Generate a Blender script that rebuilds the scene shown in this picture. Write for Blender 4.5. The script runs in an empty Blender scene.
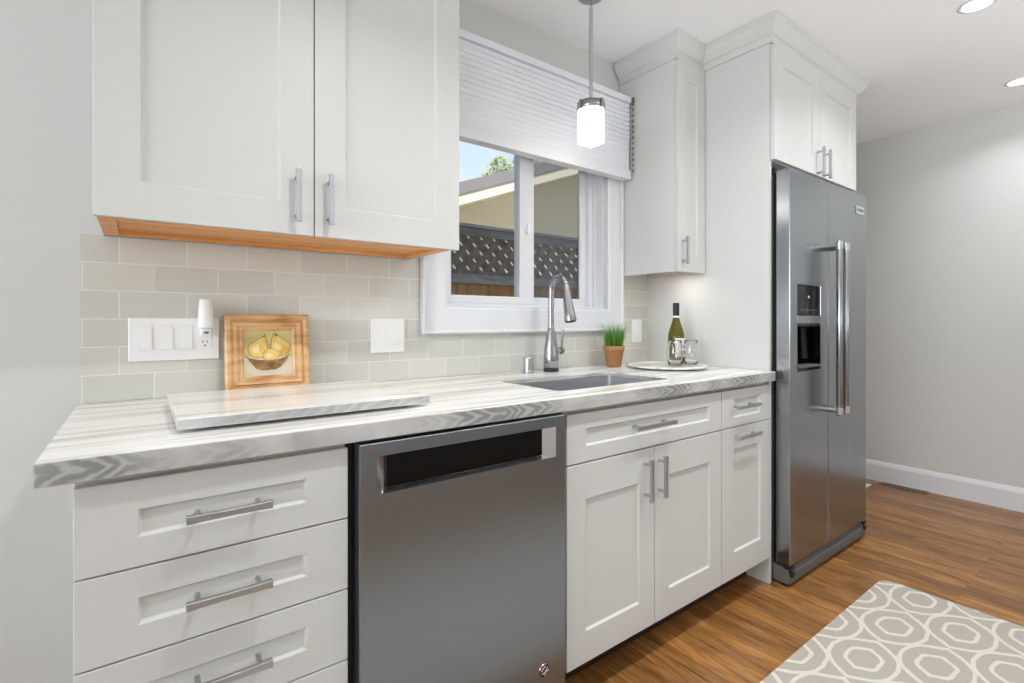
import bpy, bmesh, math, random
from mathutils import Vector, Matrix
random.seed(7)
sc = bpy.context.scene
COL = sc.collection
R = math.radians

# ------------------------------------------------------------ camera, sky, sun, exposure
cam_d = bpy.data.cameras.new('camera'); cam = bpy.data.objects.new('camera', cam_d); COL.objects.link(cam)
cam.location = (0.0, -1.7023, 1.1285)
cam.rotation_euler = (R(90), 0, R(-36.707))
cam_d.sensor_fit = 'HORIZONTAL'; cam_d.sensor_width = 36.0
cam_d.lens = 501.15 / 1024 * 36.0
cam_d.shift_y = -(341.5 - 320.97) / 1024
cam_d.clip_start = 0.05
sc.camera = cam

sc.view_settings.view_transform = 'Standard'
sc.view_settings.look = 'None'
sc.view_settings.gamma = 1.0
sc.view_settings.exposure = 0.06
sc.view_settings.use_curve_mapping = False

w = bpy.data.worlds.new('sky'); sc.world = w; w.use_nodes = True
nt = w.node_tree; nt.nodes.clear()
wo = nt.nodes.new('ShaderNodeOutputWorld'); bg = nt.nodes.new('ShaderNodeBackground')
tc = nt.nodes.new('ShaderNodeTexCoord'); nz = nt.nodes.new('ShaderNodeTexNoise'); cr = nt.nodes.new('ShaderNodeValToRGB')
nz.inputs['Scale'].default_value = 2.2; nz.inputs['Detail'].default_value = 5
cr.color_ramp.elements[0].position = 0.42; cr.color_ramp.elements[0].color = (0.46, 0.62, 0.82, 1)
cr.color_ramp.elements[1].position = 0.68; cr.color_ramp.elements[1].color = (0.80, 0.86, 0.92, 1)
nt.links.new(tc.outputs['Generated'], nz.inputs['Vector']); nt.links.new(nz.outputs['Fac'], cr.inputs['Fac'])
nt.links.new(cr.outputs['Color'], bg.inputs['Color']); nt.links.new(bg.outputs['Background'], wo.inputs['Surface'])
bg.inputs['Strength'].default_value = 1.2

sun_d = bpy.data.lights.new('sun', 'SUN'); sun_d.energy = 4.0; sun_d.angle = R(0.6); sun_d.color = (1.0, 0.95, 0.86)
sun = bpy.data.objects.new('sun', sun_d); COL.objects.link(sun)
sun.rotation_euler = Vector((0.35, 0.60, -0.62)).to_track_quat('-Z', 'Y').to_euler()

def area_light(name, loc, direction, sx, sy, power, color, spread=180, shape='RECTANGLE', parent=None):
    d = bpy.data.lights.new(name, 'AREA'); d.shape = shape; d.size = sx; d.size_y = sy
    d.energy = power; d.color = color; d.spread = R(spread)
    o = bpy.data.objects.new(name, d); COL.objects.link(o)
    o.location = loc; o.rotation_euler = Vector(direction).to_track_quat('-Z', 'Y').to_euler()
    if parent: o.parent = parent
    return o
# added unseen fill lamps: one aimed at the ceiling, one from the left
area_light('fill_lamp', (2.3, -2.93, 1.20), (0.0, 0.12, 1), 2.8, 1.2, 58, (0.92, 0.96, 1.0))
area_light('fill_lamp', (-3.55, -1.5, 1.60), (1, 0.0, 0.35), 2.2, 1.4, 105, (0.85, 0.93, 1.0))
CAN_POWER = 6.0

# ------------------------------------------------------------ helpers
def srgb(r, g, b):
    f = lambda c: (c / 255 / 12.92) if c / 255 <= 0.04045 else ((c / 255 + 0.055) / 1.055) ** 2.4
    return (f(r), f(g), f(b), 1.0)

def mat(name, col, rough=0.5, metal=0.0, **kw):
    m = bpy.data.materials.new(name); m.use_nodes = True
    b = m.node_tree.nodes['Principled BSDF']
    b.inputs['Base Color'].default_value = col
    b.inputs['Roughness'].default_value = rough
    b.inputs['Metallic'].default_value = metal
    for k, v in kw.items():
        b.inputs[k.replace('_', ' ')].default_value = v
    return m

def N(m, t): return m.node_tree.nodes.new(t)
def L(m, a, b): m.node_tree.links.new(a, b)
def bsdf(m): return m.node_tree.nodes['Principled BSDF']

def math_node(m, op, a, b=None):
    n = N(m, 'ShaderNodeMath'); n.operation = op
    for i, v in enumerate((a, b)):
        if v is None: continue
        if isinstance(v, (int, float)): n.inputs[i].default_value = v
        else: L(m, v, n.inputs[i])
    return n.outputs[0]

def bump_noise(m, scale, strength, dist=0.002, stretch=(1, 1, 1), detail=3):
    t = N(m, 'ShaderNodeTexCoord'); mp = N(m, 'ShaderNodeMapping'); n = N(m, 'ShaderNodeTexNoise'); b = N(m, 'ShaderNodeBump')
    mp.inputs['Scale'].default_value = stretch
    n.inputs['Scale'].default_value = scale; n.inputs['Detail'].default_value = detail
    b.inputs['Strength'].default_value = strength; b.inputs['Distance'].default_value = dist
    L(m, t.outputs['Object'], mp.inputs['Vector']); L(m, mp.outputs[0], n.inputs['Vector'])
    L(m, n.outputs['Fac'], b.inputs['Height']); L(m, b.outputs[0], bsdf(m).inputs['Normal'])

def ramp(m, fac, stops):
    r = N(m, 'ShaderNodeValToRGB'); e = r.color_ramp.elements
    while len(e) < len(stops): e.new(0.5)
    for i, (p, c) in enumerate(stops): e[i].position = p; e[i].color = c
    L(m, fac, r.inputs['Fac']); return r.outputs['Color']

M = {}
M['wall'] = mat('wall_paint', srgb(212, 212, 209), 0.6); bump_noise(M['wall'], 220, 0.08)
M['ceiling'] = mat('ceiling_paint', srgb(245, 245, 245), 0.8); bump_noise(M['ceiling'], 180, 0.08)
M['white'] = mat('white_trim', srgb(226, 227, 230), 0.4)
M['cab'] = mat('cabinet_paint', srgb(210, 210, 207), 0.42); bump_noise(M['cab'], 90, 0.02)
M['cabin'] = mat('cabinet_box', srgb(212, 212, 208), 0.45)
M['plastic'] = mat('white_plastic', srgb(249, 249, 248), 0.25)
M['dark'] = mat('dark_plastic', srgb(26, 26, 27), 0.45)
M['blackglass'] = mat('black_glass', srgb(9, 9, 10), 0.12, 0.0, Specular_IOR_Level=0.25)
M['nickel'] = mat('brushed_nickel', srgb(188, 190, 192), 0.38, 1.0)
M['chrome'] = mat('chrome', srgb(166, 167, 168), 0.22, 1.0)
M['bright'] = mat('polished_steel', srgb(225, 225, 228), 0.12, 1.0)
M['gasket'] = mat('grey_gasket', srgb(70, 70, 72), 0.6)
M['greyplastic'] = mat('grey_plastic', srgb(112, 112, 112), 0.45, 0.3)

def steel(name, col, rough, stretch):
    m = mat(name, col, rough, 1.0)
    t = N(m, 'ShaderNodeTexCoord'); mp = N(m, 'ShaderNodeMapping'); n = N(m, 'ShaderNodeTexNoise')
    mp.inputs['Scale'].default_value = stretch; n.inputs['Scale'].default_value = 1.0; n.inputs['Detail'].default_value = 4
    L(m, t.outputs['Object'], mp.inputs['Vector']); L(m, mp.outputs[0], n.inputs['Vector'])
    mr = N(m, 'ShaderNodeMapRange'); mr.inputs[3].default_value = rough - 0.05; mr.inputs[4].default_value = rough + 0.07
    L(m, n.outputs['Fac'], mr.inputs[0]); L(m, mr.outputs[0], bsdf(m).inputs['Roughness'])
    b = N(m, 'ShaderNodeBump'); b.inputs['Strength'].default_value = 0.05; b.inputs['Distance'].default_value = 0.001
    L(m, n.outputs['Fac'], b.inputs['Height']); L(m, b.outputs[0], bsdf(m).inputs['Normal'])
    bsdf(m).inputs['Anisotropic'].default_value = 0.5
    return m
M['steel'] = steel('brushed_steel', srgb(144, 151, 158), 0.32, (3, 3, 500))
M['steelv'] = steel('brushed_steel_vertical', srgb(160, 163, 167), 0.24, (400, 400, 3))
M['sinksteel'] = steel('sink_steel', srgb(205, 205, 207), 0.42, (3, 400, 400))

# unfinished wood below the wall cabinets, picture frame wood
def wood(name, c1, c2, c3, stretch, rough=0.45, scale=1.0):
    m = mat(name, c1, rough)
    t = N(m, 'ShaderNodeTexCoord'); mp = N(m, 'ShaderNodeMapping'); n = N(m, 'ShaderNodeTexNoise')
    mp.inputs['Scale'].default_value = stretch; n.inputs['Scale'].default_value = scale
    n.inputs['Detail'].default_value = 6; n.inputs['Distortion'].default_value = 0.6
    L(m, t.outputs['Object'], mp.inputs['Vector']); L(m, mp.outputs[0], n.inputs['Vector'])
    L(m, ramp(m, n.outputs['Fac'], [(0.3, c1), (0.5, c2), (0.72, c3)]), bsdf(m).inputs['Base Color'])
    return m
M['rawwood'] = wood('raw_wood', srgb(212, 146, 84), srgb(230, 166, 100), srgb(238, 182, 120), (3, 45, 45))
M['framewood'] = wood('frame_wood', srgb(184, 132, 80), srgb(222, 174, 120), srgb(238, 204, 156), (9, 30, 30), 0.4)
M['fencewood'] = wood('fence_boards', srgb(198, 140, 84), srgb(234, 180, 118), srgb(246, 204, 148), (14, 14, 1.5), 0.8)
M['fencegrey'] = wood('fence_grey', srgb(166, 163, 163), srgb(190, 187, 186), srgb(206, 203, 201), (4, 20, 20), 0.85)
M['lattice'] = wood('lattice_wood', srgb(132, 120, 108), srgb(160, 148, 136), srgb(176, 164, 152), (12, 12, 12), 0.85)

# oak strip floor: boards run along Y
def floor_mat():
    m = mat('oak_floor', srgb(150, 100, 60), 0.3)
    t = N(m, 'ShaderNodeTexCoord'); sp = N(m, 'ShaderNodeSeparateXYZ'); cb = N(m, 'ShaderNodeCombineXYZ')
    L(m, t.outputs['Object'], sp.inputs[0])
    L(m, sp.outputs['Y'], cb.inputs['X']); L(m, sp.outputs['X'], cb.inputs['Y'])
    br = N(m, 'ShaderNodeTexBrick'); br.offset = 0.37; br.offset_frequency = 3; br.squash = 1.0
    br.inputs['Scale'].default_value = 1.0; br.inputs['Brick Width'].default_value = 1.15; br.inputs['Row Height'].default_value = 0.057
    br.inputs['Mortar Size'].default_value = 0.0007; br.inputs['Mortar Smooth'].default_value = 0.3; br.inputs['Bias'].default_value = 0.0
    br.inputs['Color1'].default_value = (0, 0, 0, 1); br.inputs['Color2'].default_value = (1, 1, 1, 1); br.inputs['Mortar'].default_value = (0.5, 0.5, 0.5, 1)
    L(m, cb.outputs[0], br.inputs['Vector'])
    # every board shifts the grain
    off = N(m, 'ShaderNodeCombineXYZ'); L(m, math_node(m, 'MULTIPLY', br.outputs['Color'], 37.0), off.inputs['Z'])
    add = N(m, 'ShaderNodeVectorMath'); add.operation = 'ADD'; L(m, t.outputs['Object'], add.inputs[0]); L(m, off.outputs[0], add.inputs[1])
    def grain(stretch, scale, detail, dist):
        mp = N(m, 'ShaderNodeMapping'); mp.inputs['Scale'].default_value = stretch
        n = N(m, 'ShaderNodeTexNoise'); n.inputs['Scale'].default_value = scale; n.inputs['Detail'].default_value = detail; n.inputs['Distortion'].default_value = dist
        L(m, add.outputs[0], mp.inputs['Vector']); L(m, mp.outputs[0], n.inputs['Vector']); return n.outputs['Fac']
    g1 = grain((11, 1.7, 1), 1.0, 7, 3.2); g2 = grain((70, 6, 1), 1.0, 5, 1.2)
    base = ramp(m, g1, [(0.26, srgb(108, 68, 32)), (0.44, srgb(148, 102, 54)), (0.60, srgb(170, 122, 70)), (0.8, srgb(188, 140, 88))])
    fine = ramp(m, g2, [(0.36, (0.60, 0.54, 0.48, 1)), (0.52, (1, 1, 1, 1))])
    mx = N(m, 'ShaderNodeMixRGB'); mx.blend_type = 'MULTIPLY'; mx.inputs['Fac'].default_value = 0.38
    L(m, base, mx.inputs[1]); L(m, fine, mx.inputs[2])
    tone = ramp(m, br.outputs['Color'], [(0.0, (0.66, 0.62, 0.57, 1)), (0.5, (0.95, 0.92, 0.88, 1)), (1.0, (1.14, 1.08, 1.0, 1))])
    m2 = N(m, 'ShaderNodeMixRGB'); m2.blend_type = 'MULTIPLY'; m2.inputs['Fac'].default_value = 1.0
    L(m, mx.outputs[0], m2.inputs[1]); L(m, tone, m2.inputs[2])
    m3 = N(m, 'ShaderNodeMixRGB'); m3.blend_type = 'MIX'; L(m, math_node(m, 'MULTIPLY', br.outputs['Fac'], 0.6), m3.inputs['Fac'])
    L(m, m2.outputs[0], m3.inputs[1]); m3.inputs[2].default_value = srgb(70, 42, 22)
    L(m, m3.outputs[0], bsdf(m).inputs['Base Color'])
    bp = N(m, 'ShaderNodeBump'); bp.inputs['Strength'].default_value = 0.12; bp.inputs['Distance'].default_value = 0.001
    L(m, g2, bp.inputs['Height']); L(m, bp.outputs[0], bsdf(m).inputs['Normal'])
    return m
M['floor'] = floor_mat()
M['toe'] = mat('toe_kick_brown', srgb(58, 40, 28), 0.5)  # plain dark brown for the toe boards

# glazed subway tile
def tile_mat():
    m = mat('subway_tile', srgb(205, 202, 192), 0.14)
    t = N(m, 'ShaderNodeTexCoord'); sp = N(m, 'ShaderNodeSeparateXYZ'); cb = N(m, 'ShaderNodeCombineXYZ')
    L(m, t.outputs['Object'], sp.inputs[0])
    L(m, math_node(m, 'ADD', sp.outputs['X'], 0.046 + 1.52), cb.inputs['X'])
    L(m, math_node(m, 'ADD', sp.outputs['Z'], -0.9115), cb.inputs['Y'])
    br = N(m, 'ShaderNodeTexBrick'); br.offset = 0.5; br.offset_frequency = 2
    br.inputs['Scale'].default_value = 1.0; br.inputs['Brick Width'].default_value = 0.1525; br.inputs['Row Height'].default_value = 0.0742
    br.inputs['Mortar Size'].default_value = 0.0014; br.inputs['Mortar Smooth'].default_value = 0.2
    br.inputs['Color1'].default_value = srgb(203, 203, 196); br.inputs['Color2'].default_value = srgb(217, 215, 206); br.inputs['Mortar'].default_value = srgb(232, 230, 224)
    L(m, cb.outputs[0], br.inputs['Vector'])
    L(m, br.outputs['Color'], bsdf(m).inputs['Base Color'])
    mr = N(m, 'ShaderNodeMapRange'); mr.inputs[3].default_value = 0.13; mr.inputs[4].default_value = 0.7
    L(m, br.outputs['Fac'], mr.inputs[0]); L(m, mr.outputs[0], bsdf(m).inputs['Roughness'])
    n = N(m, 'ShaderNodeTexNoise'); n.inputs['Scale'].default_value = 9; n.inputs['Detail'].default_value = 2; L(m, t.outputs['Object'], n.inputs['Vector'])
    h = math_node(m, 'SUBTRACT', math_node(m, 'MULTIPLY', n.outputs['Fac'], 0.5), br.outputs['Fac'])
    bp = N(m, 'ShaderNodeBump'); bp.inputs['Strength'].default_value = 0.25; bp.inputs['Distance'].default_value = 0.0015
    L(m, h, bp.inputs['Height']); L(m, bp.outputs[0], bsdf(m).inputs['Normal'])
    return m
M['tile'] = tile_mat()

# white quartzite with grey and beige streaks along the counter
def stone_mat(name, seed, vstr=0.85):
    m = mat(name, srgb(226, 223, 217), 0.16)
    t = N(m, 'ShaderNodeTexCoord'); mp = N(m, 'ShaderNodeMapping'); mp.inputs['Location'].default_value = (seed, seed * 1.7, 0)
    mp.inputs['Scale'].default_value = (0.75, 10.0, 10.0); mp.inputs['Rotation'].default_value = (0, R(3), R(4))
    L(m, t.outputs['Object'], mp.inputs['Vector'])
    n1 = N(m, 'ShaderNodeTexNoise'); n1.inputs['Scale'].default_value = 1.9; n1.inputs['Detail'].default_value = 4; n1.inputs['Roughness'].default_value = 0.42; n1.inputs['Distortion'].default_value = 0.6
    L(m, mp.outputs[0], n1.inputs['Vector'])
    c1 = ramp(m, n1.outputs['Fac'], [(0.30, srgb(200, 197, 191)), (0.41, srgb(226, 220, 208)), (0.48, srgb(248, 247, 246)), (0.56, srgb(249, 248, 247)), (0.64, srgb(232, 227, 217)), (0.74, srgb(206, 204, 199))])
    # folded grey veins, strongest where the slab is cut across its layers
    sx = N(m, 'ShaderNodeSeparateXYZ'); L(m, t.outputs['Object'], sx.inputs[0])
    dn = N(m, 'ShaderNodeTexNoise'); dn.inputs['Scale'].default_value = 11; dn.inputs['Detail'].default_value = 6; L(m, t.outputs['Object'], dn.inputs['Vector'])
    fold = math_node(m, 'MULTIPLY', math_node(m, 'ABSOLUTE', math_node(m, 'SUBTRACT', sx.outputs['Z'], 0.895)), 330.0)
    ph = math_node(m, 'ADD', math_node(m, 'ADD', math_node(m, 'MULTIPLY', sx.outputs['X'], 150.0), fold), math_node(m, 'MULTIPLY', dn.outputs['Fac'], 26.0))
    wv = math_node(m, 'ADD', math_node(m, 'MULTIPLY', math_node(m, 'SINE', ph), 0.5), math_node(m, 'MULTIPLY', dn.outputs['Fac'], 0.6))
    vein = ramp(m, wv, [(0.05, srgb(128, 129, 130)), (0.45, srgb(156, 157, 157)), (0.9, srgb(188, 187, 185))])
    msk = N(m, 'ShaderNodeTexNoise'); msk.inputs['Scale'].default_value = 2.3; msk.inputs['Detail'].default_value = 2
    L(m, t.outputs['Object'], msk.inputs['Vector'])
    mk = ramp(m, msk.outputs['Fac'], [(0.48, (0.0, 0.0, 0.0, 1)), (0.60, (1, 1, 1, 1))])
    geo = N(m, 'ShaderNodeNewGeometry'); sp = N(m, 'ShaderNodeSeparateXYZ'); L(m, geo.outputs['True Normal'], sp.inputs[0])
    side = math_node(m, 'SUBTRACT', 1.0, math_node(m, 'ABSOLUTE', sp.outputs['Z']))      # upright faces: layers end on, plus shade put into the edge colour
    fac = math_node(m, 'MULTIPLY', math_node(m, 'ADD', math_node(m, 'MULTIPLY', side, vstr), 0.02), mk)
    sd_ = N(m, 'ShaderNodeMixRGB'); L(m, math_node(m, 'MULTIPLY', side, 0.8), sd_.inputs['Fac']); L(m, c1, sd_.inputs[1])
    L(m, ramp(m, dn.outputs['Fac'], [(0.35, srgb(150, 150, 149)), (0.5, srgb(176, 176, 174)), (0.65, srgb(192, 191, 188))]), sd_.inputs[2])  # edge grey: the stone's own grey, darkened further as painted face shade
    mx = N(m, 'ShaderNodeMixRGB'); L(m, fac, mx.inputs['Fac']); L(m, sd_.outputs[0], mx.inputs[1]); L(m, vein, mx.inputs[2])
    L(m, mx.outputs[0], bsdf(m).inputs['Base Color'])
    return m
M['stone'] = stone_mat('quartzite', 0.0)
M['stone2'] = stone_mat('quartzite_offcut', 4.3, 0.4)
M['marble'] = stone_mat('pale_marble', 9.1, 0.2)

# trellis rug
def rug_mat():
    m = mat('rug_weave', srgb(190, 180, 165), 0.95)
    t = N(m, 'ShaderNodeTexCoord'); sp = N(m, 'ShaderNodeSeparateXYZ')
    nz = N(m, 'ShaderNodeTexNoise'); nz.inputs['Scale'].default_value = 22; L(m, t.outputs['Object'], nz.inputs['Vector'])
    vm = N(m, 'ShaderNodeVectorMath'); vm.operation = 'SCALE'; L(m, nz.outputs['Color'], vm.inputs[0]); vm.inputs['Scale'].default_value = 0.012
    ad = N(m, 'ShaderNodeVectorMath'); ad.operation = 'ADD'; L(m, t.outputs['Object'], ad.inputs[0]); L(m, vm.outputs[0], ad.inputs[1])
    L(m, ad.outputs[0], sp.inputs[0])
    PX, PY = 0.295, 0.312
    def hexd(ox, oy, a, b, p_):
        u = math_node(m, 'ABSOLUTE', math_node(m, 'SUBTRACT', math_node(m, 'FLOORED_MODULO', math_node(m, 'ADD', sp.outputs['X'], -ox + PX / 2 + 20 * PX), PX), PX / 2))
        v = math_node(m, 'ABSOLUTE', math_node(m, 'SUBTRACT', math_node(m, 'FLOORED_MODULO', math_node(m, 'ADD', sp.outputs['Y'], -oy + PY / 2 + 20 * PY), PY), PY / 2))
        vb = math_node(m, 'DIVIDE', v, b)
        e_ = math_node(m, 'ADD', math_node(m, 'DIVIDE', u, a), math_node(m, 'MULTIPLY', vb, 0.45))
        return math_node(m, 'POWER', math_node(m, 'ADD', math_node(m, 'POWER', vb, p_), math_node(m, 'POWER', e_, p_)), 1.0 / p_)
    tot = None
    for ox, oy in ((2.229, -1.060), (2.376, -1.216)):
        for a, b, wd, p_ in ((0.070, 0.045, 0.13, 8.0), (0.138, 0.092, 0.065, 4.5)):
            h = hexd(ox, oy, a, b, p_)
            ln = math_node(m, 'LESS_THAN', math_node(m, 'ABSOLUTE', math_node(m, 'SUBTRACT', h, 1.0)), wd)
            tot = ln if tot is None else math_node(m, 'MAXIMUM', tot, ln)
    n2 = N(m, 'ShaderNodeTexNoise'); n2.inputs['Scale'].default_value = 420; n2.inputs['Detail'].default_value = 2; L(m, t.outputs['Object'], n2.inputs['Vector'])
    g = ramp(m, n2.outputs['Fac'], [(0.3, srgb(168, 160, 149)), (0.7, srgb(192, 185, 175))])
    c = ramp(m, n2.outputs['Fac'], [(0.3, srgb(206, 200, 187)), (0.7, srgb(226, 221, 210))])
    mx = N(m, 'ShaderNodeMixRGB'); L(m, tot, mx.inputs['Fac']); L(m, g, mx.inputs[1]); L(m, c, mx.inputs[2])
    L(m, mx.outputs[0], bsdf(m).inputs['Base Color'])
    bp = N(m, 'ShaderNodeBump'); bp.inputs['Strength'].default_value = 0.5; bp.inputs['Distance'].default_value = 0.003
    L(m, n2.outputs['Fac'], bp.inputs['Height']); L(m, bp.outputs[0], bsdf(m).inputs['Normal'])
    return m
M['rug'] = rug_mat()

def glass_pane(name, tint):
    m = bpy.data.materials.new(name); m.use_nodes = True; n = m.node_tree.nodes; n.clear()
    o = n.new('ShaderNodeOutputMaterial'); mx = n.new('ShaderNodeMixShader'); tr = n.new('ShaderNodeBsdfTransparent'); gl = n.new('ShaderNodeBsdfGlossy'); fr = n.new('ShaderNodeFresnel')
    tr.inputs['Color'].default_value = tint; gl.inputs['Roughness'].default_value = 0.02; fr.inputs['IOR'].default_value = 1.12
    L(m, fr.outputs[0], mx.inputs[0]); L(m, tr.outputs[0], mx.inputs[1]); L(m, gl.outputs[0], mx.inputs[2]); L(m, mx.outputs[0], o.inputs[0])
    return m
M['pane'] = glass_pane('window_glass', (0.97, 0.98, 0.98, 1))
def screen_mat():
    m = bpy.data.materials.new('insect_mesh'); m.use_nodes = True; n = m.node_tree.nodes; n.clear()
    o = n.new('ShaderNodeOutputMaterial'); mx = n.new('ShaderNodeMixShader'); tr = n.new('ShaderNodeBsdfTransparent'); d = n.new('ShaderNodeBsdfDiffuse')
    mx.inputs[0].default_value = 0.30; d.inputs['Color'].default_value = srgb(120, 122, 124)
    L(m, tr.outputs[0], mx.inputs[1]); L(m, d.outputs[0], mx.inputs[2]); L(m, mx.outputs[0], o.inputs[0])
    return m
M['screen'] = screen_mat()
M['clear'] = mat('drinking_glass', (1, 1, 1, 1), 0.0, 0.0, Transmission_Weight=1.0, IOR=1.45)
M['bottle'] = mat('olive_glass', srgb(116, 110, 26), 0.05, 0.0, Transmission_Weight=0.55, IOR=1.45)
M['foil'] = mat('black_foil', srgb(28, 26, 24), 0.35)
M['paper'] = mat('paper_label', srgb(236, 236, 232), 0.6)
M['ink'] = mat('grey_ink', srgb(92, 92, 92), 0.6)
M['terra'] = mat('terracotta', srgb(170, 120, 76), 0.8); bump_noise(M['terra'], 60, 0.3)
M['soil'] = mat('soil', srgb(60, 44, 30), 0.9)
M['grass'] = mat('grass_blade', srgb(70, 128, 34), 0.5)
M['grass2'] = mat('grass_blade_light', srgb(112, 160, 56), 0.5)
M['leaf'] = mat('leaf', srgb(190, 196, 120), 0.6); M['leaf2'] = mat('leaf_dark', srgb(150, 164, 84), 0.6)
M['bark'] = mat('bark', srgb(92, 76, 62), 0.9)
M['stucco'] = mat('stucco', srgb(244, 234, 206), 0.9); bump_noise(M['stucco'], 60, 0.3, 0.004)
M['barge'] = mat('barge_board', srgb(246, 238, 216), 0.7)
M['shingle'] = mat('roof_shingle', srgb(150, 144, 144), 0.9)
M['earth'] = mat('earth', srgb(150, 136, 116), 0.95)
M['blindfab'] = mat('shade_fabric', srgb(229, 231, 236), 0.85, 0.0, Transmission_Weight=0.0)
M['cord'] = mat('lift_cord', srgb(228, 228, 228), 0.6)
M['p_bg'] = wood('painting_background', srgb(190, 178, 112), srgb(214, 200, 134), srgb(204, 188, 120), (18, 18, 18), 0.5)
M['p_cloth'] = mat('painting_cloth', srgb(226, 214, 192), 0.5)
M['p_pear'] = wood('painting_pear', srgb(224, 178, 84), srgb(240, 208, 122), srgb(214, 150, 70), (22, 22, 22), 0.5)
M['p_bowl'] = wood('painting_bowl', srgb(96, 70, 36), srgb(150, 114, 62), srgb(186, 146, 84), (60, 60, 60), 0.5)
M['p_edge'] = mat('painting_pear_edge', srgb(176, 122, 58), 0.5); M['p_light'] = mat('painting_pear_light', srgb(246, 226, 160), 0.5)
M['p_stem'] = mat('painting_stem', srgb(92, 66, 40), 0.5)
M['copper'] = mat('badge_ring', srgb(150, 112, 108), 0.25, 1.0)
def emit(name, col, s):
    m = mat(name, col, 0.4); b = bsdf(m); b.inputs['Emission Color'].default_value = col; b.inputs['Emission Strength'].default_value = s; return m
M['lens'] = emit('lit_lens', (1.0, 0.98, 0.95, 1), 4.0)
M['opal'] = emit('lit_opal_glass', (1.0, 0.99, 0.97, 1), 1.6)
M['night'] = mat('night_light_shade', srgb(248, 248, 246), 0.35)

# ------------------------------------------------------------ mesh builder
def origin_of(p):
    o = Vector((0, 0, 0))
    while p is not None: o += p.location; p = p.parent
    return o

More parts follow.
